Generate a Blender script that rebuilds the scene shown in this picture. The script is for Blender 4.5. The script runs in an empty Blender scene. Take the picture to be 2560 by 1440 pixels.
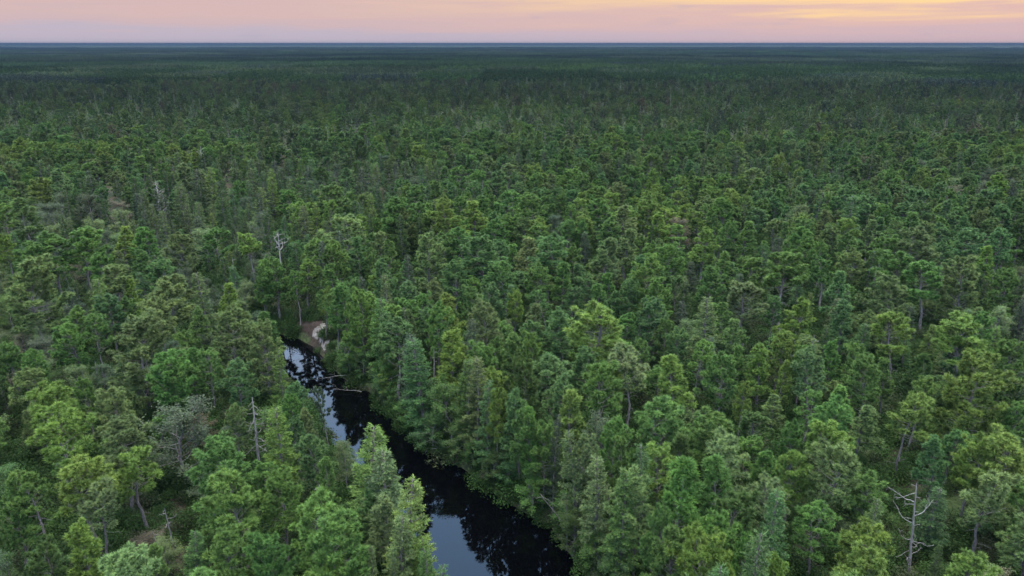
import bpy, math, random
import numpy as np
from mathutils import Vector

random.seed(7)
SC = bpy.context.scene
COL = SC.collection

# ------------------------------------------------------------------ camera
CAM_H, FPX, PITCH = 38.0, 1828.0, math.radians(18.5)
cam_d = bpy.data.cameras.new('camera')
cam_d.sensor_width = 36.0
cam_d.lens = 36.0 * FPX / 2560.0
cam_d.clip_start, cam_d.clip_end = 0.5, 200000.0
cam = bpy.data.objects.new('camera', cam_d)
COL.objects.link(cam)
cam.location = (0, 0, CAM_H)
cam.rotation_euler = (math.pi / 2 - PITCH, 0, 0)
SC.camera = cam

# ------------------------------------------------------------------ sky and sun
SUN_AZ, SUN_EL = math.radians(58), math.radians(13)      # azimuth measured from the view direction (+Y) towards +X
sun_dir = Vector((math.sin(SUN_AZ) * math.cos(SUN_EL), math.cos(SUN_AZ) * math.cos(SUN_EL), math.sin(SUN_EL)))
world = bpy.data.worlds.new('World')
SC.world = world
world.use_nodes = True
nt = world.node_tree
nt.nodes.clear()


def N(tree, kind, **kw):
    n = tree.nodes.new(kind)
    for k, v in kw.items():
        setattr(n, k, v)
    return n


def math_node(tree, op, a, b=None, clamp=False):
    n = N(tree, 'ShaderNodeMath', operation=op, use_clamp=clamp)
    for i, v in enumerate((a, b)):
        if v is None:
            continue
        if isinstance(v, (int, float)):
            n.inputs[i].default_value = v
        else:
            tree.links.new(v, n.inputs[i])
    return n.outputs[0]


def ramp(tree, fac, stops, interp='EASE'):
    n = N(tree, 'ShaderNodeValToRGB')
    n.color_ramp.interpolation = interp
    el = n.color_ramp.elements
    while len(el) > 1:
        el.remove(el[-1])
    el[0].position = stops[0][0]
    el[0].color = (*stops[0][1], 1)
    for p, c in stops[1:]:
        e = el.new(p)
        e.color = (*c, 1)
    tree.links.new(fac, n.inputs[0])
    return n.outputs[0]


def mixrgb(tree, fac, a, b, mode='MIX'):
    n = N(tree, 'ShaderNodeMix', data_type='RGBA', blend_type=mode)
    for s, v in ((n.inputs[0], fac), (n.inputs[6], a), (n.inputs[7], b)):
        if isinstance(v, (int, float)):
            s.default_value = v
        elif isinstance(v, tuple):
            s.default_value = (*v, 1)
        else:
            tree.links.new(v, s)
    return n.outputs[2]


tc = N(nt, 'ShaderNodeTexCoord')
sep = N(nt, 'ShaderNodeSeparateXYZ')
nt.links.new(tc.outputs['Generated'], sep.inputs[0])
X, Y, Z = sep.outputs
zpos = math_node(nt, 'MAXIMUM', Z, 0.0)
elev = math_node(nt, 'POWER', zpos, 0.5)                # sqrt spreads the horizon bands over the ramp
cosd = math_node(nt, 'ADD', math_node(nt, 'MULTIPLY', X, math.sin(SUN_AZ)), math_node(nt, 'MULTIPLY', Y, math.cos(SUN_AZ)))
sunside = N(nt, 'ShaderNodeMapRange', interpolation_type='SMOOTHSTEP')
nt.links.new(cosd, sunside.inputs[0])
sunside.inputs[1].default_value, sunside.inputs[2].default_value = 0.25, 1.0
# thin cloud veil: long streaks
mp = N(nt, 'ShaderNodeMapping')
mp.inputs['Scale'].default_value = (2.2, 2.2, 42)
mp.inputs['Rotation'].default_value = (0, math.radians(1.6), 0)
nt.links.new(tc.outputs['Generated'], mp.inputs[0])
ns = N(nt, 'ShaderNodeTexNoise')
ns.inputs['Scale'].default_value = 1.6
ns.inputs['Detail'].default_value = 7
ns.inputs['Roughness'].default_value = 0.55
ns.inputs['Distortion'].default_value = 0.35
nt.links.new(mp.outputs[0], ns.inputs[0])
streak = math_node(nt, 'SUBTRACT', ns.outputs[0], 0.5)
mp2 = N(nt, 'ShaderNodeMapping')
mp2.inputs['Scale'].default_value = (13, 13, 70)
nt.links.new(tc.outputs['Generated'], mp2.inputs[0])
ns2 = N(nt, 'ShaderNodeTexNoise')
ns2.inputs['Scale'].default_value = 1.0
ns2.inputs['Detail'].default_value = 5
nt.links.new(mp2.outputs[0], ns2.inputs[0])
elev_s = math_node(nt, 'ADD', elev, math_node(nt, 'MULTIPLY', streak, 0.19))


def q(deg):
    return math.sqrt(math.sin(math.radians(deg)))


away = ramp(nt, elev_s, [(0.0, (0.143, 0.138, 0.170)), (q(.5), (0.157, 0.138, 0.165)), (q(1.3), (0.185, 0.139, 0.145)), (q(2.6), (0.200, 0.143, 0.139)), (q(4), (0.215, 0.149, 0.138)),
                         (q(6.5), (0.246, 0.210, 0.204)), (q(13), (0.720, 0.820, 0.980)), (q(42), (0.620, 1.050, 1.750)), (q(68), (4.000, 4.000, 3.900)), (1.0, (5.1, 4.95, 4.5))])
near = ramp(nt, elev_s, [(0.0, (0.173, 0.138, 0.157)), (q(.6), (0.190, 0.138, 0.149)), (q(1.7), (0.225, 0.148, 0.134)), (q(2.9), (0.319, 0.218, 0.098)),
                         (q(5), (0.366, 0.268, 0.142)), (q(13), (0.720, 0.820, 0.980)), (q(42), (0.620, 1.050, 1.750)), (q(68), (4.000, 4.000, 3.900)), (1.0, (5.1, 4.95, 4.5))])
veil = mixrgb(nt, sunside.outputs[0], away, near)
# a few slate wisps of low cloud
wisp = N(nt, 'ShaderNodeMapRange', interpolation_type='SMOOTHSTEP')
nt.links.new(ns2.outputs[0], wisp.inputs[0])
wisp.inputs[1].default_value, wisp.inputs[2].default_value = 0.62, 0.75
veil = mixrgb(nt, math_node(nt, 'MULTIPLY', wisp.outputs[0], 0.28), veil, (0.135, 0.12, 0.15))
sky = N(nt, 'ShaderNodeTexSky', sky_type='NISHITA', sun_disc=False)
sky.sun_elevation, sky.sun_rotation = SUN_EL, SUN_AZ
sky.altitude, sky.air_density, sky.dust_density = 50, 1.0, 1.5
bg_sky = N(nt, 'ShaderNodeBackground')
bg_sky.inputs[1].default_value = 0.14
nt.links.new(sky.outputs[0], bg_sky.inputs[0])
bg_veil = N(nt, 'ShaderNodeBackground')
bg_veil.inputs[1].default_value = 1.0
nt.links.new(veil, bg_veil.inputs[0])
thick = N(nt, 'ShaderNodeMapRange')                     # the veil thins out towards the zenith
nt.links.new(zpos, thick.inputs[0])
thick.inputs[1].default_value, thick.inputs[2].default_value = 0.05, 0.9
thick.inputs[3].default_value, thick.inputs[4].default_value = 1.0, 0.7
mixs = N(nt, 'ShaderNodeMixShader')
nt.links.new(thick.outputs[0], mixs.inputs[0])
nt.links.new(bg_sky.outputs[0], mixs.inputs[1])
nt.links.new(bg_veil.outputs[0], mixs.inputs[2])
wout = N(nt, 'ShaderNodeOutputWorld')
nt.links.new(mixs.outputs[0], wout.inputs[0])

sun_d = bpy.data.lights.new('sun', 'SUN')
sun_d.energy, sun_d.angle, sun_d.color = 1.2, math.radians(30), (1.0, 0.86, 0.66)
sun = bpy.data.objects.new('sun', sun_d)
COL.objects.link(sun)
sun.rotation_euler = (-sun_dir).to_track_quat('-Z', 'Y').to_euler()
sun.location = (60, 60, 60)

vs = SC.view_settings
vs.view_transform, vs.look, vs.gamma, vs.exposure = 'Standard', 'None', 1.0, 1.8
vs.use_curve_mapping = False
cy = SC.cycles
cy.max_bounces, cy.diffuse_bounces, cy.glossy_bounces = 3, 0, 2
cy.transmission_bounces, cy.transparent_max_bounces, cy.volume_bounces = 3, 4, 0
cy.caustics_reflective = cy.caustics_refractive = False
cy.use_denoising = True
cy.denoising_prefilter = 'ACCURATE'
cy.denoising_input_passes = 'RGB_ALBEDO_NORMAL'
cy.use_adaptive_sampling = True
cy.adaptive_threshold = 0.01

# ------------------------------------------------------------------ geometry helpers
FWD = np.array((0, math.cos(PITCH), -math.sin(PITCH)))
UP = np.array((0, math.sin(PITCH), math.cos(PITCH)))
EYE = np.array((0, 0, CAM_H))


def unproject(px, py, z):
    d = np.array(((px - 1280) / FPX, 0, 0)) + UP * ((720 - py) / FPX) + FWD
    return EYE + d * ((z - CAM_H) / d[2])


def project(p):
    v = np.asarray(p, float) - EYE
    dep = v @ FWD
    return 1280 + FPX * v[..., 0] / dep, 720 - FPX * (v @ UP) / dep, dep


def hash2(i, j, seed):
    n = (i.astype(np.int64) * 374761393 + j.astype(np.int64) * 668265263 + seed * 974711) & 0x7fffffff
    n = ((n ^ (n >> 13)) * 1274126177) & 0x7fffffff
    return ((n ^ (n >> 16)) & 0xffff) / 65535.0


def vnoise(x, y, seed=0):
    x, y = np.asarray(x, float), np.asarray(y, float)
    i, j = np.floor(x), np.floor(y)
    u, v = x - i, y - j
    u, v = u * u * (3 - 2 * u), v * v * (3 - 2 * v)
    a, b = hash2(i, j, seed), hash2(i + 1, j, seed)
    c, d = hash2(i, j + 1, seed), hash2(i + 1, j + 1, seed)
    return (a + (b - a) * u) * (1 - v) + (c + (d - c) * u) * v


def fbm(x, y, seed=0, o=3):
    s, a, t = 0, 1, 0
    for k in range(o):
        s = s + a * vnoise(x * 2 ** k, y * 2 ** k, seed + k)
        t += a
        a *= .5
    return s / t


def sstep(a, b, x):
    t = np.clip((x - a) / (b - a), 0, 1)
    return t * t * (3 - 2 * t)


# river outline: bank points read off the photograph, laid on the water plane z = 0
RB = [(752, 846), (792, 868), (815, 905), (860, 950), (930, 985), (968, 1036), (1008, 1072), (1065, 1130), (1155, 1172), (1235, 1238), (1305, 1282), (1375, 1322), (1412, 1375),
      (1458, 1440), (1530, 1530), (1620, 1640), (1750, 1800)]
LB = [(655, 848), (672, 898), (700, 955), (770, 1000), (815, 1080), (880, 1180), (935, 1290), (1005, 1440), (1070, 1540), (1130, 1660), (1195, 1800)]
bend = [(560, 806), (430, 784), (300, 776)]
bend_l = [(560, 834), (430, 802), (300, 790)]
poly = [unproject(x, y, 0)[:2] for x, y in (list(reversed(bend)) + RB + list(reversed(LB)) + bend_l)]
poly = np.array(poly)
LBw = np.array([unproject(a, b, 0)[:2] for a, b in LB])
RBw = np.array([unproject(a, b, 0)[:2] for a, b in RB])


def in_poly(x, y, P=poly):
    x, y = np.asarray(x, float), np.asarray(y, float)
    ins = np.zeros(x.shape, bool)
    n = len(P)
    for k in range(n):
        (x1, y1), (x2, y2) = P[k], P[(k + 1) % n]
        c = (y1 > y) != (y2 > y)
        with np.errstate(divide='ignore', invalid='ignore'):
            xi = (x2 - x1) * (y - y1) / (y2 - y1 + 1e-12) + x1
        ins ^= c & (x < xi)
    return ins


def bank_dist(x, y, P=poly):
    """signed distance to the river outline, negative over the water"""
    x, y = np.asarray(x, float), np.asarray(y, float)
    d = np.full(x.shape, 1e9)
    n = len(P)
    for k in range(n):
        a, b = P[k], P[(k + 1) % n]
        ab = b - a
        t = np.clip(((x - a[0]) * ab[0] + (y - a[1]) * ab[1]) / (ab @ ab), 0, 1)
        d = np.minimum(d, np.hypot(x - a[0] - t * ab[0], y - a[1] - t * ab[1]))
    return np.where(in_poly(x, y, P), -d, d)


SAND = unproject(786, 838, 1.0)[:2]


def ground_z(x, y):
    x, y = np.asarray(x, float), np.asarray(y, float)
    r = np.hypot(x, y)
    z = 1.1 + 0.55 * (fbm(x / 14, y / 14, 3) - .5) + 0.9 * (fbm(x / 60, y / 60, 9) - .5)
    m = r < 320
    if np.any(m):
        bd = bank_dist(np.where(m, x, 0), np.where(m, y, 1e4))
        sd = np.hypot(x - SAND[0], y - SAND[1])
        z = z + np.where(m, 1.3 * np.exp(-(sd / 4.5) ** 2), 0)
        z = np.where(m, -1.2 + (z + 1.2) * sstep(-1.5, 1.6, bd), z)
    far = sstep(200, 1500, r)
    z = z + far * (9.0 * (fbm(x / 900, y / 700, 21) - .5) + 4 * (fbm(x / 300, y / 220, 33) - .5))
    z = z + sstep(9000, 19000, r) * (7 + 11 * fbm(x / 5200, y / 4000, 5))
    return z


class MB:
    def __init__(s):
        s.v, s.f, s.a, s.n = [], [], [], 0

    def add(s, v, f, a=None):
        v = np.asarray(v, np.float32).reshape(-1, 3)
        s.v.append(v)
        s.f.append(np.asarray(f, np.int32).reshape(-1, 3) + s.n)
        s.a.append(np.full(len(v), 0.5, np.float32) if a is None else np.asarray(a, np.float32))
        s.n += len(v)

    def tube(s, pts, rad, k=6):
        pts = np.asarray(pts, float)
        rad = np.asarray(rad, float)
        n = len(pts)
        t = np.gradient(pts, axis=0)
        t /= np.linalg.norm(t, axis=1)[:, None] + 1e-9
        m = t.mean(0)
        ref = np.array((0, 0, 1.)) if abs(m[2]) < .75 * np.linalg.norm(m) else np.array((1., 0, 0))
        u = np.cross(t, ref)
        u /= np.linalg.norm(u, axis=1)[:, None] + 1e-9
        w = np.cross(t, u)
        an = np.arange(k) * 2 * math.pi / k
        ring = pts[:, None] + rad[:, None, None] * (np.cos(an)[None, :, None] * u[:, None] + np.sin(an)[None, :, None] * w[:, None])
        i = (np.arange(n - 1)[:, None] * k + np.arange(k)[None]).ravel()
        j = (np.arange(n - 1)[:, None] * k + (np.arange(k)[None] + 1) % k).ravel()
        f = np.concatenate([np.stack([i, j, j + k], 1), np.stack([i, j + k, i + k], 1)])
        s.add(ring.reshape(-1, 3), f)

    def blades(s, base, dirs, length, width, shade, rng, spread=None):
        """thin triangles: base (m,3), dirs (m,3)"""
        m = len(base)
        r = rng.normal(size=(m, 3))
        side = np.cross(dirs, r)
        side /= np.linalg.norm(side, axis=1)[:, None] + 1e-9
        w = (width * .5)[:, None] * side
        tip = base + dirs * length[:, None]
        v = np.stack([base - w, base + w, tip], 1).reshape(-1, 3)
        f = np.arange(3 * m).reshape(-1, 3)
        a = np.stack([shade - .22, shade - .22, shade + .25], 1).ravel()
        s.add(v, f, np.clip(a, 0, 1))

    def arrays(s):
        return np.concatenate(s.v), np.concatenate(s.f), np.concatenate(s.a)

    def mesh(s, name, mat, smooth=False):
        return make_mesh(name, *s.arrays(), mat, smooth)


def make_mesh(name, v, f, a, mat, smooth=False):
    me = bpy.data.meshes.new(name)
    me.vertices.add(len(v))
    me.vertices.foreach_set('co', np.ascontiguousarray(v, np.float32).ravel())
    me.loops.add(f.size)
    me.loops.foreach_set('vertex_index', np.ascontiguousarray(f, np.int32).ravel())
    me.polygons.add(len(f))
    k = f.shape[1]
    me.polygons.foreach_set('loop_start', np.arange(len(f), dtype=np.int32) * k)
    if smooth:
        me.polygons.foreach_set('use_smooth', np.ones(len(f), bool))
    if a is not None:
        at = me.attributes.new('shade', 'FLOAT', 'POINT')
        at.data.foreach_set('value', np.ascontiguousarray(a, np.float32))
    me.update(calc_edges=True)
    me.materials.append(mat)
    return me


def unit(v):
    return v / (np.linalg.norm(v, axis=-1, keepdims=True) + 1e-9)


# ------------------------------------------------------------------ materials
def new_mat(name):
    m = bpy.data.materials.new(name)
    m.use_nodes = True
    t = m.node_tree
    t.nodes.clear()
    return m, t, N(t, 'ShaderNodeOutputMaterial')


def principled(t, col, rough, spec=0.5):
    b = N(t, 'ShaderNodeBsdfPrincipled')
    if isinstance(col, tuple):
        b.inputs['Base Color'].default_value = (*col, 1)
    else:
        t.links.new(col, b.inputs['Base Color'])
    b.inputs['Roughness'].default_value = rough
    b.inputs['Specular IOR Level'].default_value = spec
    return b


def foliage_mat(name, lo=0.45, hi=1.8, trans=0.10, spec=.12):
    m, t, out = new_mat(name)
    tint = N(t, 'ShaderNodeAttribute', attribute_type='INSTANCER', attribute_name='tint')
    sh = N(t, 'ShaderNodeAttribute', attribute_type='GEOMETRY', attribute_name='shade')
    # old needles are dull and a little brown, this year's shoots are light and yellow green
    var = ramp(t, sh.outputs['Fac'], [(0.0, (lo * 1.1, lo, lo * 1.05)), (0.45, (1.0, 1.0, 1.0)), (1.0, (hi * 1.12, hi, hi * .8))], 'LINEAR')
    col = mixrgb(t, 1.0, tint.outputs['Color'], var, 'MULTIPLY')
    b = principled(t, col, 0.6, spec)
    tr = N(t, 'ShaderNodeBsdfTranslucent')
    t.links.new(mixrgb(t, 1.0, col, (1.25, 1.2, .6), 'MULTIPLY'), tr.inputs[0])
    mx = N(t, 'ShaderNodeMixShader')
    mx.inputs[0].default_value = trans
    t.links.new(b.outputs[0], mx.inputs[1])
    t.links.new(tr.outputs[0], mx.inputs[2])
    t.links.new(mx.outputs[0], out.inputs[0])
    return m


def bark_mat(name, c1, c2, scale=3.0):
    m, t, out = new_mat(name)
    tcn = N(t, 'ShaderNodeTexCoord')
    mpn = N(t, 'ShaderNodeMapping')
    mpn.inputs['Scale'].default_value = (scale * 2.5, scale * 2.5, scale * .6)
    t.links.new(tcn.outputs['Object'], mpn.inputs[0])
    nz = N(t, 'ShaderNodeTexNoise')
    nz.inputs['Scale'].default_value = 1.5
    nz.inputs['Detail'].default_value = 4
    t.links.new(mpn.outputs[0], nz.inputs[0])
    col = ramp(t, nz.outputs[0], [(.3, c1), (.7, c2)], 'LINEAR')
    b = principled(t, col, .85, .2)
    bp = N(t, 'ShaderNodeBump')
    bp.inputs['Strength'].default_value = .5
    bp.inputs['Distance'].default_value = .03
    t.links.new(nz.outputs[0], bp.inputs['Height'])
    t.links.new(bp.outputs[0], b.inputs['Normal'])
    t.links.new(b.outputs[0], out.inputs[0])
    return m


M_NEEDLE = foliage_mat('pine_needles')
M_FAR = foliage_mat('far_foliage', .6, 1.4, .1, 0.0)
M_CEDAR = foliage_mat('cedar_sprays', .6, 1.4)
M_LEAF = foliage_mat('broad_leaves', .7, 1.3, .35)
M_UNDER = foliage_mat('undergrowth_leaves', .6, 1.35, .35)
M_BARK = bark_mat('grey_brown_bark', (.05, .042, .038), (.16, .14, .13))
M_TWIG = bark_mat('dry_twigs', (.07, .06, .052), (.15, .13, .115))
M_PALE = bark_mat('bleached_wood', (.12, .108, .102), (.26, .24, .228), 2.0)
M_SILVER = bark_mat('weathered_silver_wood', (.08, .072, .067), (.20, .185, .175), 2.0)

# ------------------------------------------------------------------ the setting
def grid_axis(segs):
    out = []
    for a, b, st in segs:
        out += list(np.arange(a, b, st))
    return np.array(out)


def geo(start, stop, g):
    o, s = [], start
    st = start * 0.05
    while s < stop:
        o.append(s)
        st *= g
        s += st
    return np.array(o + [stop])


side = geo(75, 42000, 1.22)
gx = np.concatenate([-side[::-1], np.arange(-74, 75, .75), side])
gy = np.concatenate([-side[::-1][:-14] if False else np.array([-3000., -900, -300, -120, -40, -10]), np.arange(0, 150, .75), geo(150, 42000, 1.16)])
GX, GY = np.meshgrid(gx, gy)
GZ = ground_z(GX, GY)
nxx, nyy = len(gx), len(gy)
ii = (np.arange(nyy - 1)[:, None] * nxx + np.arange(nxx - 1)[None]).ravel()
quads = np.stack([ii, ii + 1, ii + 1 + nxx, ii + nxx], 1)
m, t, out = new_mat('forest_floor')
tcn = N(t, 'ShaderNodeTexCoord')
n1 = N(t, 'ShaderNodeTexNoise')
n1.inputs['Scale'].default_value = .25
n1.inputs['Detail'].default_value = 6
t.links.new(tcn.outputs['Object'], n1.inputs[0])
n2 = N(t, 'ShaderNodeTexNoise')
n2.inputs['Scale'].default_value = 3
n2.inputs['Detail'].default_value = 5
t.links.new(tcn.outputs['Object'], n2.inputs[0])
litter = ramp(t, n2.outputs[0], [(.3, (.016, .012, .009)), (.6, (.034, .026, .02)), (.75, (.06, .046, .036))], 'LINEAR')
moss = ramp(t, n2.outputs[0], [(.3, (.016, .026, .010)), (.7, (.045, .066, .022))], 'LINEAR')
fm = N(t, 'ShaderNodeMapRange')
t.links.new(n1.outputs[0], fm.inputs[0])
fm.inputs[1].default_value, fm.inputs[2].default_value = .42, .6
colr = mixrgb(t, fm.outputs[0], litter, moss)
b = principled(t, colr, .95, .1)
bp = N(t, 'ShaderNodeBump')
bp.inputs['Strength'].default_value = .6
bp.inputs['Distance'].default_value = .08
t.links.new(n2.outputs[0], bp.inputs['Height'])
t.links.new(bp.outputs[0], b.inputs['Normal'])
t.links.new(b.outputs[0], out.inputs[0])
M_FLOOR = m
g_me = make_mesh('ground', np.stack([GX.ravel(), GY.ravel(), GZ.ravel()], 1), quads, None, M_FLOOR, True)
ground = bpy.data.objects.new('ground', g_me)
COL.objects.link(ground)
ground['kind'] = 'structure'
ground['label'] = 'dark forest floor of leaf litter and moss under the trees'

# water: tea-black and still
m, t, out = new_mat('black_water')
b = principled(t, (.0005, .0005, .0007), .015, .5)
b.inputs['IOR'].default_value = 1.333
tcn = N(t, 'ShaderNodeTexCoord')
nz = N(t, 'ShaderNodeTexNoise')
nz.inputs['Scale'].default_value = 1.3
nz.inputs['Detail'].default_value = 2
t.links.new(tcn.outputs['Object'], nz.inputs[0])
bp = N(t, 'ShaderNodeBump')
bp.inputs['Strength'].default_value = .04
bp.inputs['Distance'].default_value = .05
t.links.new(nz.outputs[0], bp.inputs['Height'])
t.links.new(bp.outputs[0], b.inputs['Normal'])
t.links.new(b.outputs[0], out.inputs[0])
M_WATER = m
lo_, hi_ = poly.min(0) - 2, poly.max(0) + 2
wv = [(lo_[0], lo_[1], 0), (hi_[0], lo_[1], 0), (hi_[0], hi_[1], 0), (lo_[0], hi_[1], 0)]
# only cells near the channel, so no sheet runs under the woods
cs = 1.5
cxs, cys = np.arange(lo_[0], hi_[0], cs), np.arange(lo_[1], hi_[1], cs)
CX, CY = np.meshgrid(cxs, cys)
keep = bank_dist(CX + cs / 2, CY + cs / 2) < 2.4
vid, wv, wf = {}, [], []
for r, c in zip(*np.nonzero(keep)):
    q4 = []
    for dr, dc in ((0, 0), (0, 1), (1, 1), (1, 0)):
        k = (r + dr, c + dc)
        if k not in vid:
            vid[k] = len(wv)
            wv.append((lo_[0] + k[1] * cs, lo_[1] + k[0] * cs, 0))
        q4.append(vid[k])
    wf.append(q4)
river = bpy.data.objects.new('river', make_mesh('river', np.array(wv), np.array(wf), None, M_WATER))
COL.objects.link(river)
river['kind'] = 'structure'
river['label'] = 'still black river winding between the pines and mirroring them'

# pale sand slipping down the outer bank of the bend
m, t, out = new_mat('pale_sand')
tcn = N(t, 'ShaderNodeTexCoord')
n1 = N(t, 'ShaderNodeTexNoise')
n1.inputs['Scale'].default_value = 1.7
n1.inputs['Detail'].default_value = 6
t.links.new(tcn.outputs['Object'], n1.inputs[0])
b = principled(t, ramp(t, n1.outputs[0], [(.35, (.05, .038, .03)), (.5, (.115, .10, .09)), (.65, (.185, .17, .158))], 'LINEAR'), .95, .1)
t.links.new(b.outputs[0], out.inputs[0])
M_SAND = m
m, t, out = new_mat('brown_litter')
tcn = N(t, 'ShaderNodeTexCoord')
n1 = N(t, 'ShaderNodeTexNoise')
n1.inputs['Scale'].default_value = 2.5
n1.inputs['Detail'].default_value = 6
t.links.new(tcn.outputs['Object'], n1.inputs[0])
b = principled(t, ramp(t, n1.outputs[0], [(.3, (.016, .011, .008)), (.7, (.04, .028, .023))], 'LINEAR'), .95, .1)
t.links.new(b.outputs[0], out.inputs[0])
M_BROWN = m


def patch(name, pix, mat, lift, label):
    c0 = unproject(*pix[0])[:2]
    R_ = pix[1]
    c = .2
    xs, ys = np.arange(c0[0] - 2 * R_, c0[0] + 2 * R_, c), np.arange(c0[1] - 2.4 * R_, c0[1] + 2.4 * R_, c)
    A, B = np.meshgrid(xs, ys)
    edge = (fbm(A / 1.1, B / 1.1, 77, 4) - .5) * 2.2
    k = (np.hypot((A - c0[0]) / 1.0, (B - c0[1]) / 1.35) / R_ + edge < .95) & (bank_dist(A, B) > .15)
    vi, v, f = {}, [], []
    for r in range(len(ys) - 1):
        for cc in range(len(xs) - 1):
            if k[r, cc] and k[r + 1, cc] and k[r, cc + 1] and k[r + 1, cc + 1]:
                ids = []
                for a_, b_ in ((r, cc), (r, cc + 1), (r + 1, cc + 1), (r + 1, cc)):
                    if (a_, b_) not in vi:
                        vi[a_, b_] = len(v)
                        v.append((xs[b_], ys[a_], 0))
                    ids.append(vi[a_, b_])
                f.append(ids)
    v = np.array(v)
    v[:, 2] = ground_z(v[:, 0], v[:, 1]) + lift
    o = bpy.data.objects.new(name, make_mesh(name, v, np.array(f), None, mat, True))
    COL.objects.link(o)
    o['kind'] = 'structure'
    o['label'] = label


patch('brown_bank', [(782, 820, 1.6), 3.6], M_BROWN, .05, 'brown leaf littered bank top at the river bend')
patch('sand_bank', [(812, 842, 1.2), 2.0], M_SAND, .10, 'pale sand slope on the river bend')

# ------------------------------------------------------------------ tree prototypes
PINE = {   # crown base, radius, branch count, tuft density, profile, droop
    'round': dict(tb=.41, R=2.25, nb=54, prof='round', lean=.25),
    'tall': dict(tb=.33, R=1.75, nb=54, prof='cone', lean=.2),
    'open': dict(tb=.50, R=2.1, nb=36, prof='round', lean=.5),
    'spread': dict(tb=.57, R=2.7, nb=32, prof='flat', lean=1.0),
    'full': dict(tb=.20, R=2.5, nb=70, prof='full', lean=.3),
    'lean': dict(tb=.48, R=2.1, nb=36, prof='round', lean=2.3),
}
H0 = 11.0


def profile(kind, u):
    if kind == 'round':
        return math.sqrt(max(.02, 1 - ((u - .42) / .62) ** 2))
    if kind == 'cone':
        return .22 + .82 * (1 - u) ** .75 if u > .12 else .8
    if kind == 'flat':
        return .95 - .35 * u
    return .35 + .75 * math.sin(math.pi * min(1, .16 + .84 * (1 - u) ** .8) * .62)


def trunk_path(rng, H, lean, n=10, wob=.10):
    tt = np.linspace(0, 1, n)
    a = rng.uniform(0, 6.28)
    d = np.array((math.cos(a), math.sin(a)))
    w = np.cumsum(rng.normal(size=(n, 2)) * wob, 0)
    w -= w[0]
    xy = d * (lean * tt ** 1.4)[:, None] + w
    if lean > .8:
        e = np.array((-d[1], d[0]))
        xy += e * (np.sin(tt * rng.uniform(4, 7)) * .28 * lean * .6)[:, None]
    return np.column_stack([xy, tt * H])


def interp(path, t):
    n = len(path) - 1
    k = min(int(t * n), n - 1)
    return path[k] + (path[k + 1] - path[k]) * (t * n - k)


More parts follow.
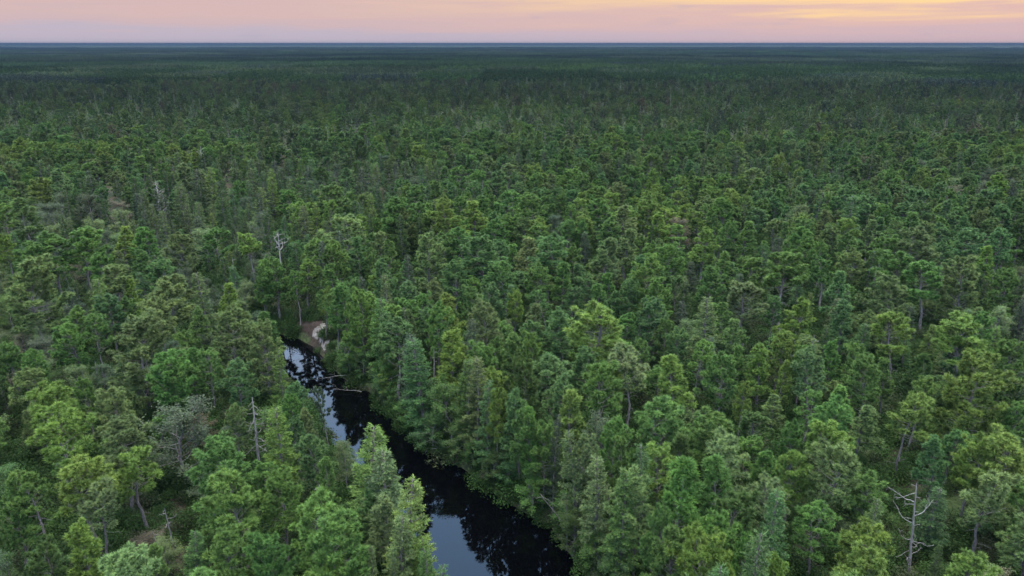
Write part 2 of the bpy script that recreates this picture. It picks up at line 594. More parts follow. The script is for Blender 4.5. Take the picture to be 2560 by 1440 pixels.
def make_pine(form, seed, lod=0):
    rng = np.random.default_rng(seed)
    P = PINE[form]
    tb, R, nb = P['tb'] + rng.uniform(-.05, .07), P['R'], P['nb']
    path = trunk_path(rng, H0, P['lean'])
    trunk, limbs, crown = MB(), MB(), MB()
    r0 = rng.uniform(.15, .19)
    tt = np.linspace(0, 1, len(path))
    trunk.tube(path, r0 * (1 - .82 * tt) * (1 + .5 * np.exp(-tt * 30)), 8 if lod == 0 else 4)
    tips, tdir, tsize = [], [], []
    lop = rng.uniform(0, 6.28)                         # one flank of the crown is always thinner
    nbr = nb if lod == 0 else int(nb * .75)
    az = rng.uniform(0, 6.28)
    for k in range(nbr):
        u = (k + rng.uniform(0, 1)) / nbr
        t_ = tb + (1 - tb) * u * .985
        az += 2.4 + rng.uniform(-.5, .5)
        L = R * profile(P['prof'], u) * rng.uniform(.62, 1.12) * (1 - .28 * math.cos(az - lop))
        L = max(L, .35)
        el = math.radians(-6 + 52 * u ** 1.2 + rng.uniform(-10, 12))
        if P['prof'] == 'flat':
            el = math.radians(16 + 25 * u + rng.uniform(-10, 14))
        d = np.array((math.cos(az) * math.cos(el), math.sin(az) * math.cos(el), math.sin(el)))
        p = interp(path, t_)
        pts = [p]
        ns_ = 5
        for s in range(ns_):
            d = unit(d + rng.normal(size=3) * .16 + np.array((0, 0, .10 + .05 * s)))
            p = p + d * L / ns_
            pts.append(p)
        pts = np.array(pts)
        br = .012 + .010 * L
        if lod == 0:
            limbs.tube(pts, np.linspace(br, .006, ns_ + 1), 4)
        nsub = max(2, int(L * 3.3)) if lod == 0 else max(2, int(L * 1.7))
        for s in range(nsub):
            q_ = rng.uniform(.38, 1.0) if s else 1.0
            p0 = interp(pts, q_ * .999)
            if q_ == 1.0:
                sd, sl = unit(pts[-1] - pts[-2]), .12
            else:
                a_ = rng.choice((-1, 1)) * rng.uniform(.5, 1.25)
                bd = unit(pts[-1] - pts[0])
                ca, sa = math.cos(a_), math.sin(a_)
                sd = unit(np.array((bd[0] * ca - bd[1] * sa, bd[0] * sa + bd[1] * ca, bd[2] + rng.uniform(.05, .5))))
                sl = rng.uniform(.25, .62) * min(1.2, .45 + .3 * L)
            p1 = p0 + sd * sl
            if lod == 0 and sl > .15:
                limbs.tube([p0, p0 + sd * sl * .5 + (0, 0, -.02), p1], [.012, .010, .006], 3)
            # a pad of needles at the shoot's end
            tips.append(p1)
            tdir.append(unit(sd * .5 + np.array((0, 0, .8))))
            tsize.append(rng.uniform(.30, .50) if lod == 0 else rng.uniform(.36, .56))
    # leader
    for _ in range(3 if lod == 0 else 2):
        tips.append(path[-1] + rng.normal(size=3) * (.16, .16, .14))
        tdir.append(np.array((0, 0, 1.)))
        tsize.append(rng.uniform(.26, .36))
    # bare dead branches below the crown
    nd = rng.integers(7, 14) if lod == 0 else 0
    for k in range(nd):
        t_ = rng.uniform(max(.14, tb - .28), tb + .12)
        a_ = rng.uniform(0, 6.28)
        L = rng.uniform(.35, 1.5)
        d = np.array((math.cos(a_), math.sin(a_), rng.uniform(-.35, .2)))
        p = interp(path, t_)
        pts = [p]
        for s in range(4):
            d = unit(d + rng.normal(size=3) * .28 + (0, 0, .03))
            p = p + d * L / 4
            pts.append(p)
        limbs.tube(pts, np.linspace(.024, .008, 5), 4)
        for s in range(2):
            b0 = interp(np.array(pts), rng.uniform(.4, .9))
            dd = unit(d + rng.normal(size=3) * .6)
            limbs.tube([b0, b0 + dd * L * .15, b0 + dd * L * .3 + (0, 0, rng.uniform(-.05, .08))], [.010, .008, .005], 3)
    tips, tdir, tsize = np.array(tips), np.array(tdir), np.array(tsize)
    nn, wd = (92, .050) if lod == 0 else (54, .10)
    m_ = len(tips)
    n = m_ * nn
    sz = np.repeat(tsize, nn)
    d = unit(rng.normal(size=(n, 3)) + np.repeat(tdir, nn, 0) * .55)
    base = np.repeat(tips, nn, 0) + d * (sz * rng.uniform(.05, .45, n))[:, None] * (1, 1, .8)
    dirs = unit(d + rng.normal(size=(n, 3)) * .35 + np.repeat(tdir, nn, 0) * .35)
    sh = np.repeat(rng.uniform(.22, .72, m_), nn) + rng.uniform(-.1, .1, n)
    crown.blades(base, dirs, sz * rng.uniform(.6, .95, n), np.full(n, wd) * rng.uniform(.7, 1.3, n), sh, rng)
    return trunk, limbs, crown


def make_cedar(seed, lod=0, sparse=1.0):
    rng = np.random.default_rng(seed)
    path = trunk_path(rng, H0, .25, wob=.05)
    trunk, limbs, crown = MB(), MB(), MB()
    tt = np.linspace(0, 1, len(path))
    trunk.tube(path, .14 * (1 - .88 * tt) + .006, 8 if lod == 0 else 4)
    R = 1.55
    nb = int((120 if lod == 0 else 46) * sparse)
    az = 0
    B, D, S, LEN = [], [], [], []
    for k in range(nb):
        u = (k + rng.random()) / nb
        t_ = .12 + .87 * u
        az += 2.4 + rng.uniform(-.4, .4)
        L = R * (.10 + .95 * (1 - u) ** .72) * rng.uniform(.6, 1.18)
        if u < .12:
            L *= .7
        el = math.radians(22 * u + rng.uniform(-14, 14))
        d = np.array((math.cos(az) * math.cos(el), math.sin(az) * math.cos(el), math.sin(el)))
        p = interp(path, t_)
        pts = [p]
        for s in range(4):
            d = unit(d + rng.normal(size=3) * .12 + (0, 0, .10 if s > 1 else -.04))
            p = p + d * L / 4
            pts.append(p)
        pts = np.array(pts)
        if lod == 0:
            limbs.tube(pts, np.linspace(.018, .006, 5), 3)
        # feathery flat sprays hanging off the branch
        n = max(5, int(L * (34 if lod == 0 else 9)))
        q_ = rng.uniform(.22, 1, n) ** .8
        pos = np.array([interp(pts, min(.999, x)) for x in q_])
        bd = unit(pts[-1] - pts[0])
        sgn = rng.choice((-1, 1), n)
        sidev = unit(np.cross(bd, (0, 0, 1.)))
        dr = unit(bd * rng.uniform(.3, 1.0, n)[:, None] + sidev * (sgn * rng.uniform(.3, .95, n))[:, None] + np.column_stack([rng.normal(size=n) * .2, rng.normal(size=n) * .2, rng.uniform(-.35, .45, n)]))
        ln = rng.uniform(.22, .48, n) * (1.25 - .5 * q_)
        shd = rng.uniform(.1, .7) + rng.uniform(-.15, .15, n)
        for f in range(5 if lod == 0 else 2):
            fr = rng.uniform(0, .8, n)
            B.append(pos + dr * (ln * fr)[:, None])
            D.append(unit(dr + rng.normal(size=(n, 3)) * .42))
            LEN.append(ln * (.75 - .4 * fr) * (1 if lod == 0 else 1.4))
            S.append(shd)
    B, D, LEN, S = np.concatenate(B), np.concatenate(D), np.concatenate(LEN), np.concatenate(S)
    w = rng.uniform(.03, .07, len(B)) * (1 if lod == 0 else 2.6)
    crown.blades(B, D, LEN, w, S, rng)
    return trunk, limbs, crown


def make_broad(seed, lod=0, leaf=.13, dens=1.0, H=9.0, R=2.9):
    rng = np.random.default_rng(seed)
    trunk, limbs, crown = MB(), MB(), MB()
    path = trunk_path(rng, H * .8, .5, wob=.12)
    tt = np.linspace(0, 1, len(path))
    trunk.tube(path, .15 * (1 - .8 * tt), 7 if lod == 0 else 4)
    ends = []
    nb = 26 if lod == 0 else 12
    az = 0
    for k in range(nb):
        u = (k + rng.random()) / nb
        az += 2.4 + rng.uniform(-.5, .5)
        t_ = .22 + .76 * u
        L = R * math.sqrt(max(.06, 1 - ((u - .38) / .68) ** 2)) * rng.uniform(.7, 1.1)
        el = math.radians(14 + 52 * u + rng.uniform(-8, 12))
        d = np.array((math.cos(az) * math.cos(el), math.sin(az) * math.cos(el), math.sin(el)))
        p = interp(path, t_)
        pts = [p]
        for s in range(5):
            d = unit(d + rng.normal(size=3) * .2 + (0, 0, .06))
            p = p + d * L / 5
            pts.append(p)
        pts = np.array(pts)
        if lod == 0:
            limbs.tube(pts, np.linspace(.035, .008, 6), 4)
        for s in range(9 if lod == 0 else 4):
            q_ = rng.uniform(.3, 1.0)
            p0 = interp(pts, q_ * .999)
            dd = unit(d + rng.normal(size=3) * .75 + (0, 0, .25))
            sl = rng.uniform(.25, .8)
            p1 = p0 + dd * sl
            if lod == 0:
                limbs.tube([p0, (p0 + p1) / 2 + (0, 0, .03), p1], [.012, .008, .004], 3)
            ends.append((p0, p1))
    B, D, S = [], [], []
    nl = int((34 if lod == 0 else 12) * dens)
    for p0, p1 in ends:
        f = rng.uniform(.1, 1.15, nl)[:, None]
        B.append(p0 + (p1 - p0) * f + rng.normal(size=(nl, 3)) * .17)
        D.append(unit(rng.normal(size=(nl, 3)) * (1, 1, .45) + (0, 0, .12)))
        S.append(rng.uniform(.15, .7) + rng.uniform(-.2, .2, nl))
    B, D, S = np.concatenate(B), np.concatenate(D), np.concatenate(S)
    k = 1 if lod == 0 else 2.3
    n = len(B)
    L = leaf * k * rng.uniform(.7, 1.25, n)
    # diamond leaves: two triangles
    side_ = unit(np.cross(D, rng.normal(size=(n, 3)) * .5 + (0, 0, 1)))
    w = (L * .34)[:, None] * side_
    mid = B + D * (L * .45)[:, None]
    v = np.stack([B, mid + w, B + D * L[:, None], mid - w], 1).reshape(-1, 3)
    i4 = np.arange(n)[:, None] * 4
    f = np.concatenate([i4 + (0, 1, 2), i4 + (0, 2, 3)])
    crown.add(v, f, np.clip(np.repeat(S, 4), 0, 1))
    return trunk, limbs, crown


def measure(crown, trunk):
    v = crown.arrays()[0]
    h = max(v[:, 2].max(), trunk.arrays()[0][:, 2].max())
    c = np.median(v[:, :2], 0)
    r = np.percentile(np.hypot(*(v[:, :2] - c).T), 94)
    return h, 2 * r


def merged(parts, mats):
    """one mesh from several builders with a material each"""
    V, F, A, MI, n = [], [], [], [], 0
    for i, p in enumerate(parts):
        if not p.v:
            continue
        v, f, a = p.arrays()
        V.append(v)
        F.append(f + n)
        A.append(a)
        MI.append(np.full(len(f), i, np.int32))
        n += len(v)
    me = make_mesh('tree', np.concatenate(V), np.concatenate(F), np.concatenate(A), mats[0])
    for mm in mats[1:]:
        me.materials.append(mm)
    me.polygons.foreach_set('material_index', np.concatenate(MI))
    me.update()
    return me


PROTO = {}


def add_proto(key, tup, mats):
    h, w = measure(tup[2], tup[0])
    PROTO.setdefault(key, []).append(dict(h=h, w=w, joined=merged(tup, mats) if len(PROTO.get(key, ())) < 4 else None, meshes=[('trunk', tup[0].mesh(key + '_trunk', mats[0], True)), ('limbs', tup[1].mesh(key + '_limbs', mats[1])),
                                                            ('crown', tup[2].mesh(key + '_crown', mats[2]))]))


for form, nvar in (('round', 8), ('tall', 6), ('open', 5), ('spread', 4), ('full', 4), ('lean', 2)):
    for s in range(nvar):
        add_proto(form, make_pine(form, 100 + 13 * s + len(form) * 7), (M_BARK, M_TWIG, M_NEEDLE))
for s in range(4):
    add_proto('cedar', make_cedar(300 + s, 0, (1, 1, .85, 1)[s]), (M_BARK, M_TWIG, M_CEDAR))
for s in range(4):
    add_proto('broad', make_broad(400 + s), (M_BARK, M_TWIG, M_LEAF))
for s in range(2):
    add_proto('bush', make_broad(450 + s, 0, .10, .55, 5.5, 2.3), (M_TWIG, M_TWIG, M_LEAF))

# ------------------------------------------------------------------ where the trees stand
TONE = {  # leaf albedo
    'y': (.085, .138, .029), 'g': (.057, .112, .028), 'b': (.055, .107, .036), 'o': (.074, .110, .038), 'd': (.036, .066, .018), 'p': (.084, .127, .047),
    'k': (.047, .070, .038), 'n': (.080, .076, .046), 'G': (.067, .125, .029)}
TONE_WORD = {'y': 'bright yellow-green', 'g': 'mid green', 'b': 'bluish green', 'o': 'dull olive', 'd': 'dark green', 'p': 'pale grey-green', 'k': 'dark grey-green',
             'n': 'brownish', 'G': 'fresh green'}
# x y (crown top in the photograph's pixels), crown width in pixels, kind+form letter, tone
HERO = """12 585 45 r y;61 636 130 f o;70 603 80 r g;122 575 90 r g;208 584 42 t y;198 566 90 r g;171 652 95 U n;238 700 55 C y;275 621 60 r g;324 624 55 t g;394 640 60 r b;
428 615 70 B k;275 664 80 s o;421 649 32 C d;409 682 100 r o;333 697 52 t y;495 679 62 C o;565 704 52 t y;263 725 70 r b;309 737 52 r g;388 734 85 r o;501 737 72 U k;174 762 62 r g;
92 792 48 B p;177 795 72 r g;226 786 66 o g;336 774 150 f o;492 762 56 t g;565 768 112 f o;458 820 60 r g;516 826 46 B k;60 826 62 U n;12 844 62 r g;79 866 56 r g;183 905 72 B o;
113 939 112 r y;208 939 52 r g;275 948 90 r o;330 930 72 B p;403 869 92 r g;470 866 52 t g;513 860 62 o g;587 884 72 r b;428 899 62 r g;18 920 52 U n;305 566 50 t y;367 566 60 r g;
440 587 70 r o;544 566 62 o g;623 581 52 s y;629 667 52 r g;701 569 50 r b;738 600 46 r b;793 590 66 o G;683 639 76 r g;756 646 60 o y;866 530 104 o o;955 572 66 t o;930 578 42 t g;
1068 584 92 f p;1120 575 52 r g;1160 560 60 r g;1205 581 92 r b;1251 597 56 r b;826 673 52 t g;939 673 46 s y;884 691 52 r b;835 713 62 r g;787 725 38 l y;707 697 42 o g;927 725 72 t G;
1141 658 66 r b;1202 630 42 r b;1239 624 42 t b;1260 649 72 r g;1092 697 46 t o;1217 710 62 r b;1010 734 62 r g;1062 734 50 r g;1120 731 66 t y;1110 768 76 o y;958 755 86 r G;1028 771 52 t o;
1074 762 62 r b;1214 755 92 f o;667 771 58 t g;652 800 92 f o;888 812 112 s b;942 826 46 C y;1007 844 92 C b;1037 841 50 o o;1217 920 78 r y;1242 832 62 r g;1110 924 42 t G;1160 829 50 o b;
915 893 66 B g;722 951 62 r b;806 955 38 l k;728 979 52 r g;692 868 44 C y;1311 591 62 t o;1372 578 92 r b;1512 588 82 t o;1567 566 62 t o;1628 600 52 r g;1763 566 66 t y;1683 609 62 r g;
1622 633 96 f G;1806 627 52 t g;1879 640 66 r g;1372 636 46 t o;1347 658 66 r g;1408 655 52 t g;1475 679 52 r b;1500 710 56 t g;1640 698 82 f g;1579 700 52 r b;1698 682 42 o b;1775 664 62 r g;
1634 737 82 f b;1766 737 76 C o;1808 755 52 t g;1876 691 92 o o;1430 606 52 r g;1286 722 42 r y;1332 759 56 t o;1408 768 66 t b;1494 750 130 r y;1595 786 38 o b;1662 795 46 r g;1698 807 56 r b;
1824 792 56 t o;1744 847 66 o G;1848 856 46 t g;1478 862 72 r b;1524 896 72 r y;1585 862 112 s p;1381 875 112 r b;1692 887 86 t y;1811 884 82 r g;1860 951 46 r y;1298 850 42 t b;1292 951 52 t b;
1381 960 86 r b;1656 979 112 r g;1909 853 62 t y;1993 563 60 r g;2021 590 52 r g;2057 603 52 r g;1981 630 112 s G;2070 640 62 s g;2122 581 62 r g;2134 618 62 r o;2207 578 72 s G;2283 566 92 r o;
2250 618 92 r g;2360 597 52 r b;2433 569 72 r b;2512 569 62 r b;2482 612 46 t y;2427 633 102 f o;2332 649 92 o g;2238 685 112 f o;2109 676 62 t b;1999 737 78 t y;1938 734 46 o b;2528 667 62 r g;
2115 743 62 t b;2180 768 56 r o;2256 774 92 o y;2409 777 112 s y;2464 777 60 r g;2500 759 76 B p;2409 820 72 r b;2540 841 82 f g;2449 872 152 f y;1960 823 66 r y;2045 866 78 r b;2085 847 52 t g;
2146 850 66 r g;2183 881 82 r g;2009 856 52 r g;2225 890 52 t g;2308 939 72 r G;2277 979 92 o y;2073 985 92 r g;1960 896 42 t y;125 1021 142 s y;290 1037 112 r o;330 1101 98 o y;443 990 190 B k;
525 1073 122 r g;196 1122 124 s y;79 1180 116 l g;229 1195 84 s p;196 1302 88 t y;284 1394 142 r p;596 1171 134 r G;556 1324 98 r g;580 1006 56 r o;18 1147 72 B b;9 1210 84 r g;513 1208 62 t g;
366 1360 60 t g;6 1375 64 B b;107 1340 100 f d;695 1006 84 C y;762 1009 52 t o;741 1040 56 r b;790 1070 82 r b;854 1095 62 B o;811 1137 62 t g;664 1134 82 r g;698 1177 102 r G;924 1070 132 C y;
973 1092 120 C p;771 1226 132 r G;851 1284 142 r G;961 1232 84 t p;915 1217 62 t b;1010 1201 124 C y;1048 1292 70 C y;1064 1365 64 C g;1078 1322 60 C y;1088 1405 66 C b;985 1290 90 C p;921 1360 46 C p;976 1388 34 C p;1074 1373 36 C b;671 1320 124 f g;777 1418 84 r y;835 1390 62 r y;
1080 1006 62 C b;1178 1027 52 r y;1220 1089 72 r g;1205 1118 90 f g;1104 1100 52 B g;1298 1009 62 t b;1411 1003 86 t y;1310 1058 52 t g;1304 1125 90 l p;1375 1088 40 C k;1430 1092 72 C o;
1466 1140 82 C p;1534 1085 82 r g;1567 1153 62 t g;1650 1113 88 o y;1705 1082 84 t d;1812 1018 106 r g;1839 1079 118 o p;1598 1210 98 o p;1659 1342 102 r g;1604 1327 72 r g;1784 1317 112 r G;
1912 1385 72 r y;1854 1406 60 r g;1478 1214 92 C g;1469 1336 84 B b;1350 1266 60 B g;2091 1043 102 s y;1984 1113 82 r y;2079 1104 122 o o;1944 1180 92 o p;1987 1046 62 r g;2357 1086 68 t b;
2452 1076 88 r y;2543 1073 112 r y;2494 1162 112 o p;2170 1281 112 r y;2189 1354 112 r y;2088 1403 92 r y;1938 1388 82 r y;2427 1388 122 r y;2354 1351 32 t p;2590 1190 100 o g;
92 398 62 C d;150 428 60 C y;118 412 50 C d;225 436 46 C d;40 505 84 B k;120 500 90 B k;215 482 80 B k;20 470 70 U n;300 520 70 B p;1010 520 56 r o;1267 400 60 o o;1565 512 74 t o;
1280 470 60 o g;720 470 50 o g;840 455 90 r g;980 490 80 r g"""
FORM = {'r': 'round', 't': 'tall', 'o': 'open', 's': 'spread', 'f': 'full', 'l': 'lean', 'C': 'cedar', 'B': 'broad', 'U': 'bush'}
FORM_WORD = {'round': 'round-crowned', 'tall': 'slender', 'open': 'long-trunked open', 'spread': 'flat-topped spreading', 'full': 'broad full-crowned', 'lean': 'leaning',
             'cedar': 'feathery', 'broad': 'rounded', 'bush': 'twiggy'}
rng = np.random.default_rng(11)
trees = []   # x, y, h, w, form, tone, hero
LIM = {'cedar': (6, 13), 'broad': (4.5, 9.5), 'bush': (2.4, 4.5)}
for e in HERO.replace('\n', '').split(';'):
    a = e.split()
    px, py, wp, fm_, tn = int(a[0]), int(a[1]), int(a[2]), FORM[a[3]], a[4]
    h = 11.0
    for _ in range(4):
        p = unproject(px, py, 1.1 + h)
        w = 1.07 * wp * project(p)[2] / FPX
        h = 5.3 + 1.05 * w + rng.uniform(-.2, .2)
        h = float(np.clip(h, 6, 12.5))
        if fm_ == 'cedar':
            h = float(np.clip(5.2 + 1.5 * w, 6, 11))
        elif fm_ == 'broad':
            h = float(np.clip(3.0 + .9 * w, 3.8, 8.5))
        elif fm_ == 'bush':
            h = float(np.clip(2 + .5 * w, 2.4, 4.6))
    p = unproject(px, py, 1.1 + h)
    x, y = float(p[0]), float(p[1])
    if fm_ not in ('broad', 'bush') and min(math.hypot(x - a_[0], y - a_[1]) for a_ in RBw) < 6 and py > 950:
        h = max(h, 9.6)                                # tall timber along the right bank
    for _ in range(30):                                # never in the water
        d0 = float(bank_dist(np.array(x), np.array(y)))
        if d0 > .7:
            break
        gxx = float(bank_dist(np.array(x + .1), np.array(y))) - d0
        gyy = float(bank_dist(np.array(x), np.array(y + .1))) - d0
        k = math.hypot(gxx, gyy) + 1e-6
        x += .5 * gxx / k
        y += .5 * gyy / k
    trees.append([x, y, h, w, fm_, tn, True])
n_hero = len(trees)

# open spots the photograph shows: the shrub clearing round the bare snag, the hollow on the left, the sand bank
clear = [(*unproject(2250, 1290, 1.2)[:2], 4.8), (*unproject(2240, 1180, 1.2)[:2], 3.6), (*unproject(2283, 1450, 1.2)[:2], 3.0), (*unproject(2275, 1560, 1.2)[:2], 2.4), (*unproject(630, 1040, 8)[:2], 2.2), (*unproject(633, 1095, 8)[:2], 2.0), (*unproject(2285, 1330, 6)[:2], 2.2), (*unproject(2268, 1400, 8)[:2], 2.4), (*unproject(2275, 1450, 8)[:2], 2.4), (*unproject(2283, 1400, 6)[:2], 2.2), (*unproject(430, 1310, 1.2)[:2], 3.0), (*unproject(455, 1400, 1.2)[:2], 2.0), (SAND[0], SAND[1], 4.2), (*unproject(390, 450, 11.5)[:2], 2.6), (*unproject(392, 470, 11.5)[:2], 2.4), (*unproject(692, 578, 11)[:2], 2.4), (*unproject(694, 600, 11)[:2], 2.4),
         (*unproject(760, 800, 2)[:2], 3.5), (*unproject(2330, 860, 1.2)[:2], 3.0)]
# fill: Poisson darts over the cone of ground the camera could see from here and from a step aside
cell = {}


def occupied(x, y, r):
    i, j = int(x // 6), int(y // 6)
    r = float(r)
    for a in range(i - 1, i + 2):
        for b in range(j - 1, j + 2):
            for (u, v, w) in cell.get((a, b), ()):
                if (u - x) ** 2 + (v - y) ** 2 < (.5 * (r + w)) ** 2:
                    return True
    return False


def put(x, y, r):
    cell.setdefault((int(x // 6), int(y // 6)), []).append((x, y, r))


for tr in trees:
    put(tr[0], tr[1], max(2.3, tr[3] * .86))
skirt = []
for (ax_, ay_), (bx_, by_) in zip(RBw[3:-1], RBw[4:]):
    n_ = max(1, int(math.hypot(bx_ - ax_, by_ - ay_) / 1.35))
    for q_ in range(n_):
        t_ = (q_ + rng.uniform(.2, .8)) / n_
        nx_, ny_ = -(by_ - ay_), (bx_ - ax_)
        ln_ = math.hypot(nx_, ny_)
        off = rng.uniform(.7, 1.7)
        for sg in (1, -1):
            x, y = ax_ + (bx_ - ax_) * t_ + sg * nx_ / ln_ * off, ay_ + (by_ - ay_) * t_ + sg * ny_ / ln_ * off
            if float(bank_dist(np.array(x), np.array(y))) > .45 and not occupied(x, y, .9):
                form = str(rng.choice(('cedar', 'full', 'broad'), p=(.42, .36, .22)))
                w = float(rng.uniform(3.0, 4.2)) * (.8 if form == 'cedar' else 1)
                h = float(rng.uniform(5.0, 7.0)) if form == 'broad' else float(rng.uniform(9.0, 11.8))
                trees.append([x, y, h, w, form, str(rng.choice(('g', 'b', 'o', 'k', 'G', 'y'), p=(.3, .25, .15, .1, .12, .08))), False])
                put(x, y, 1.9)
                break
        # low leafy growth leaning out over the water
        off = rng.uniform(-.1, .7)
        for sg in (1, -1):
            x, y = ax_ + (bx_ - ax_) * t_ + sg * nx_ / ln_ * (off + .3), ay_ + (by_ - ay_) * t_ + sg * ny_ / ln_ * (off + .3)
            if float(bank_dist(np.array(x), np.array(y))) > .1 and q_ % 2 == 0:
                trees.append([x, y, float(rng.uniform(2.8, 4.6)), float(rng.uniform(2.6, 3.8)), 'broad', str(rng.choice(('g', 'b', 'o', 'd'), p=(.35, .3, .15, .2))), False])
                break
R_MID = 640.0
cand = []
n_try = 190000
rr = np.sqrt(rng.uniform(8 ** 2, R_MID ** 2, n_try))
th = rng.uniform(-.82, .82, n_try)
xs, ys = rr * np.sin(th), rr * np.cos(th) - 6
near_extra = rng.uniform((-70, 6), (80, 130), (14000, 2))
xs, ys = np.concatenate([xs, near_extra[:, 0]]), np.concatenate([ys, near_extra[:, 1]])
bd_all = bank_dist(xs, ys)
dl_all = np.min(np.hypot(xs[:, None] - LBw[None, :, 0], ys[:, None] - LBw[None, :, 1]), 1)
dr_all = np.min(np.hypot(xs[:, None] - RBw[None, :, 0], ys[:, None] - RBw[None, :, 1]), 1)
gl = fbm(xs / 55, ys / 55, 91)                         # stands of broadleaves
gc = fbm(xs / 70, ys / 45, 57)                         # stands of cedar
gp2 = fbm(xs / 11, ys / 11, 140, 2)
gp = fbm(xs / 30, ys / 30, 14)
HEROY = 108
VIS = np.array([(690, 850), (790, 850), (830, 930), (960, 1010), (1060, 1130), (1240, 1240), (1400, 1370), (1500, 1500), (1080, 1500), (1040, 1250), (1000, 1100), (800, 990), (700, 930)], float)


def in_vis(a, b):
    return bool(in_poly(a, b, VIS))


for k in range(len(xs)):
    x, y = float(xs[k]), float(ys[k])
    if y < 4 or bd_all[k] < .6:
        continue
    if any((x - a) ** 2 + (y - b) ** 2 < c * c for a, b, c in clear):
        continue
    r_ = math.hypot(x, y)
    px, py, dep = project((x, y, 9.5))
    hero_zone = (-60 < px < 2620) and (560 < py < 1500)
    w = float(np.clip(rng.normal(3.9, .85), 2.3, 6.2))
    if not hero_zone and (rng.random() < .08 or gp2[k] < .27):
        continue
    if occupied(x, y, (2.3 if bd_all[k] < 4.5 else 3.3) if hero_zone else w * .84):
        continue
    u = rng.random()
    pb = .06 + .30 * sstep(.56, .68, gl[k]) + (.12 if x < -.32 * y and r_ < 190 else 0)
    pc = .05 + .55 * sstep(.60, .70, gc[k])
    if u < pb:
        form = 'broad' if rng.random() < .8 else 'bush'
    elif u < pb + pc:
        form = 'cedar'
    else:
        form = rng.choice(('round', 'tall', 'open', 'spread', 'full', 'lean'), p=(.36, .26, .18, .08, .10, .02))
    on_left = dl_all[k] < dr_all[k]
    if hero_zone and bd_all[k] < 9:
        if any(in_vis(*project((x + dx_, y, zz))[:2]) for zz in (2., 5., 8., 11.) for dx_ in (-1.2, 1.2)) if on_left else any(in_vis(*project((x, y, zz))[:2]) for zz in (8.,)):
            continue
    bankside = bd_all[k] < 4.5 and hero_zone and not on_left
    if bankside:
        form = str(rng.choice(('cedar', 'full', 'tall', 'broad'), p=(.4, .3, .15, .15)))
        w = float(rng.uniform(2.9, 3.9))
        h = float(rng.uniform(9.5, 12.2))
        sp = 2.3
    elif hero_zone and bd_all[k] < 13 and not on_left:
        w = float(rng.uniform(2.8, 3.8))
        h = float(rng.uniform(9.0, 11.5))
        sp = 2.7
    elif hero_zone:
        w = min(w, 3.2)
        h = float(rng.uniform(4.8, 7.6))
        sp = 3.3
    else:
        h = 5.2 + 1.0 * w + float(rng.uniform(-1.4, 1.2)) + (2.0 if rng.random() < .07 else 0)
        sp = w * .86
    if form == 'broad':
        h = min(h * .8, 9)
    elif form == 'bush':
        h, w = rng.uniform(2.5, 4), rng.uniform(2.5, 4)
    elif form == 'cedar':
        w *= .72
        h *= 1.02
    put(x, y, sp)
    if form == 'cedar':
        tn = rng.choice(('d', 'b', 'o', 'y', 'k'), p=(.42, .2, .14, .09, .15)) if y > 50 else rng.choice(('g', 'b', 'o'))
    elif form in ('broad', 'bush'):
        tn = rng.choice(('k', 'p', 'o', 'g', 'n'), p=(.36, .26, .2, .12, .06))
    elif hero_zone and not bankside:
        tn = rng.choice(('d', 'g', 'b', 'G', 'o'), p=(.2, .35, .2, .15, .1))
    else:
        v = gp[k] + rng.normal() * .16
        tn = 'y' if v > .70 else ('G' if v > .60 else ('g' if v > .45 else ('o' if v > .36 else ('b' if v > .2 else 'd'))))
    trees.append([x, y, float(h), float(w), str(form), str(tn), False])

TX = np.array([t_[0] for t_ in trees])
TY = np.array([t_[1] for t_ in trees])
TZ = ground_z(TX, TY) - .08
PX, PY, PD = project(np.column_stack([TX, TY, TZ + np.array([t_[2] for t_ in trees]) * .8]))


def tint_of(tn, rg):
    c = np.array(TONE[tn])
    return c * rg.uniform(.86, 1.14) * rg.uniform(.93, 1.07, 3)


# the ones that show largest become individuals
app = np.array([t_[3] for t_ in trees]) / PD
inview = (PD > 0) & (PX > -25) & (PX < 2585) & (PY > 60) & (PY < 1475)
is_pine = np.array([t_[4] in PINE for t_ in trees])
hero = np.array([t_[6] for t_ in trees])
score = app * np.where(hero, 1.5, .8)
solo = set()
pool = [k for k in np.argsort(-score) if inview[k]]
cnt = {'pine': 0, 'cedar': 0, 'broad': 0, 'bush': 0}
cap = {'pine': 300, 'cedar': 70, 'broad': 70, 'bush': 24}
for k in pool:
    g_ = 'pine' if is_pine[k] else trees[k][4]
    if cnt[g_] < cap[g_] and (is_pine[k] or hero[k] or PD[k] < 150):
        cnt[g_] += 1
        solo.add(int(k))

NAME = {'pine': 'pine_tree', 'cedar': 'cedar_tree', 'broad': 'broadleaf_tree', 'bush': 'bush'}
CATW = {'pine': 'pine tree', 'cedar': 'cedar tree', 'broad': 'broadleaf tree', 'bush': 'bush'}
GRP = {'pine': 'pines of the wood near the river', 'cedar': 'cedars near the river', 'broad': 'broadleaf trees among the pines', 'bush': 'twiggy bushes among the pines'}
# things a reader can find, as anchors for labels: pixel, phrase
ANCH = [(2285, 1320, 'the bare clearing snag'), (630, 1070, 'the silver riverside snag'), (393, 495, 'the pale twiggy snag'), (692, 600, 'the white forked snag'),
        (795, 835, 'the sand bank')]


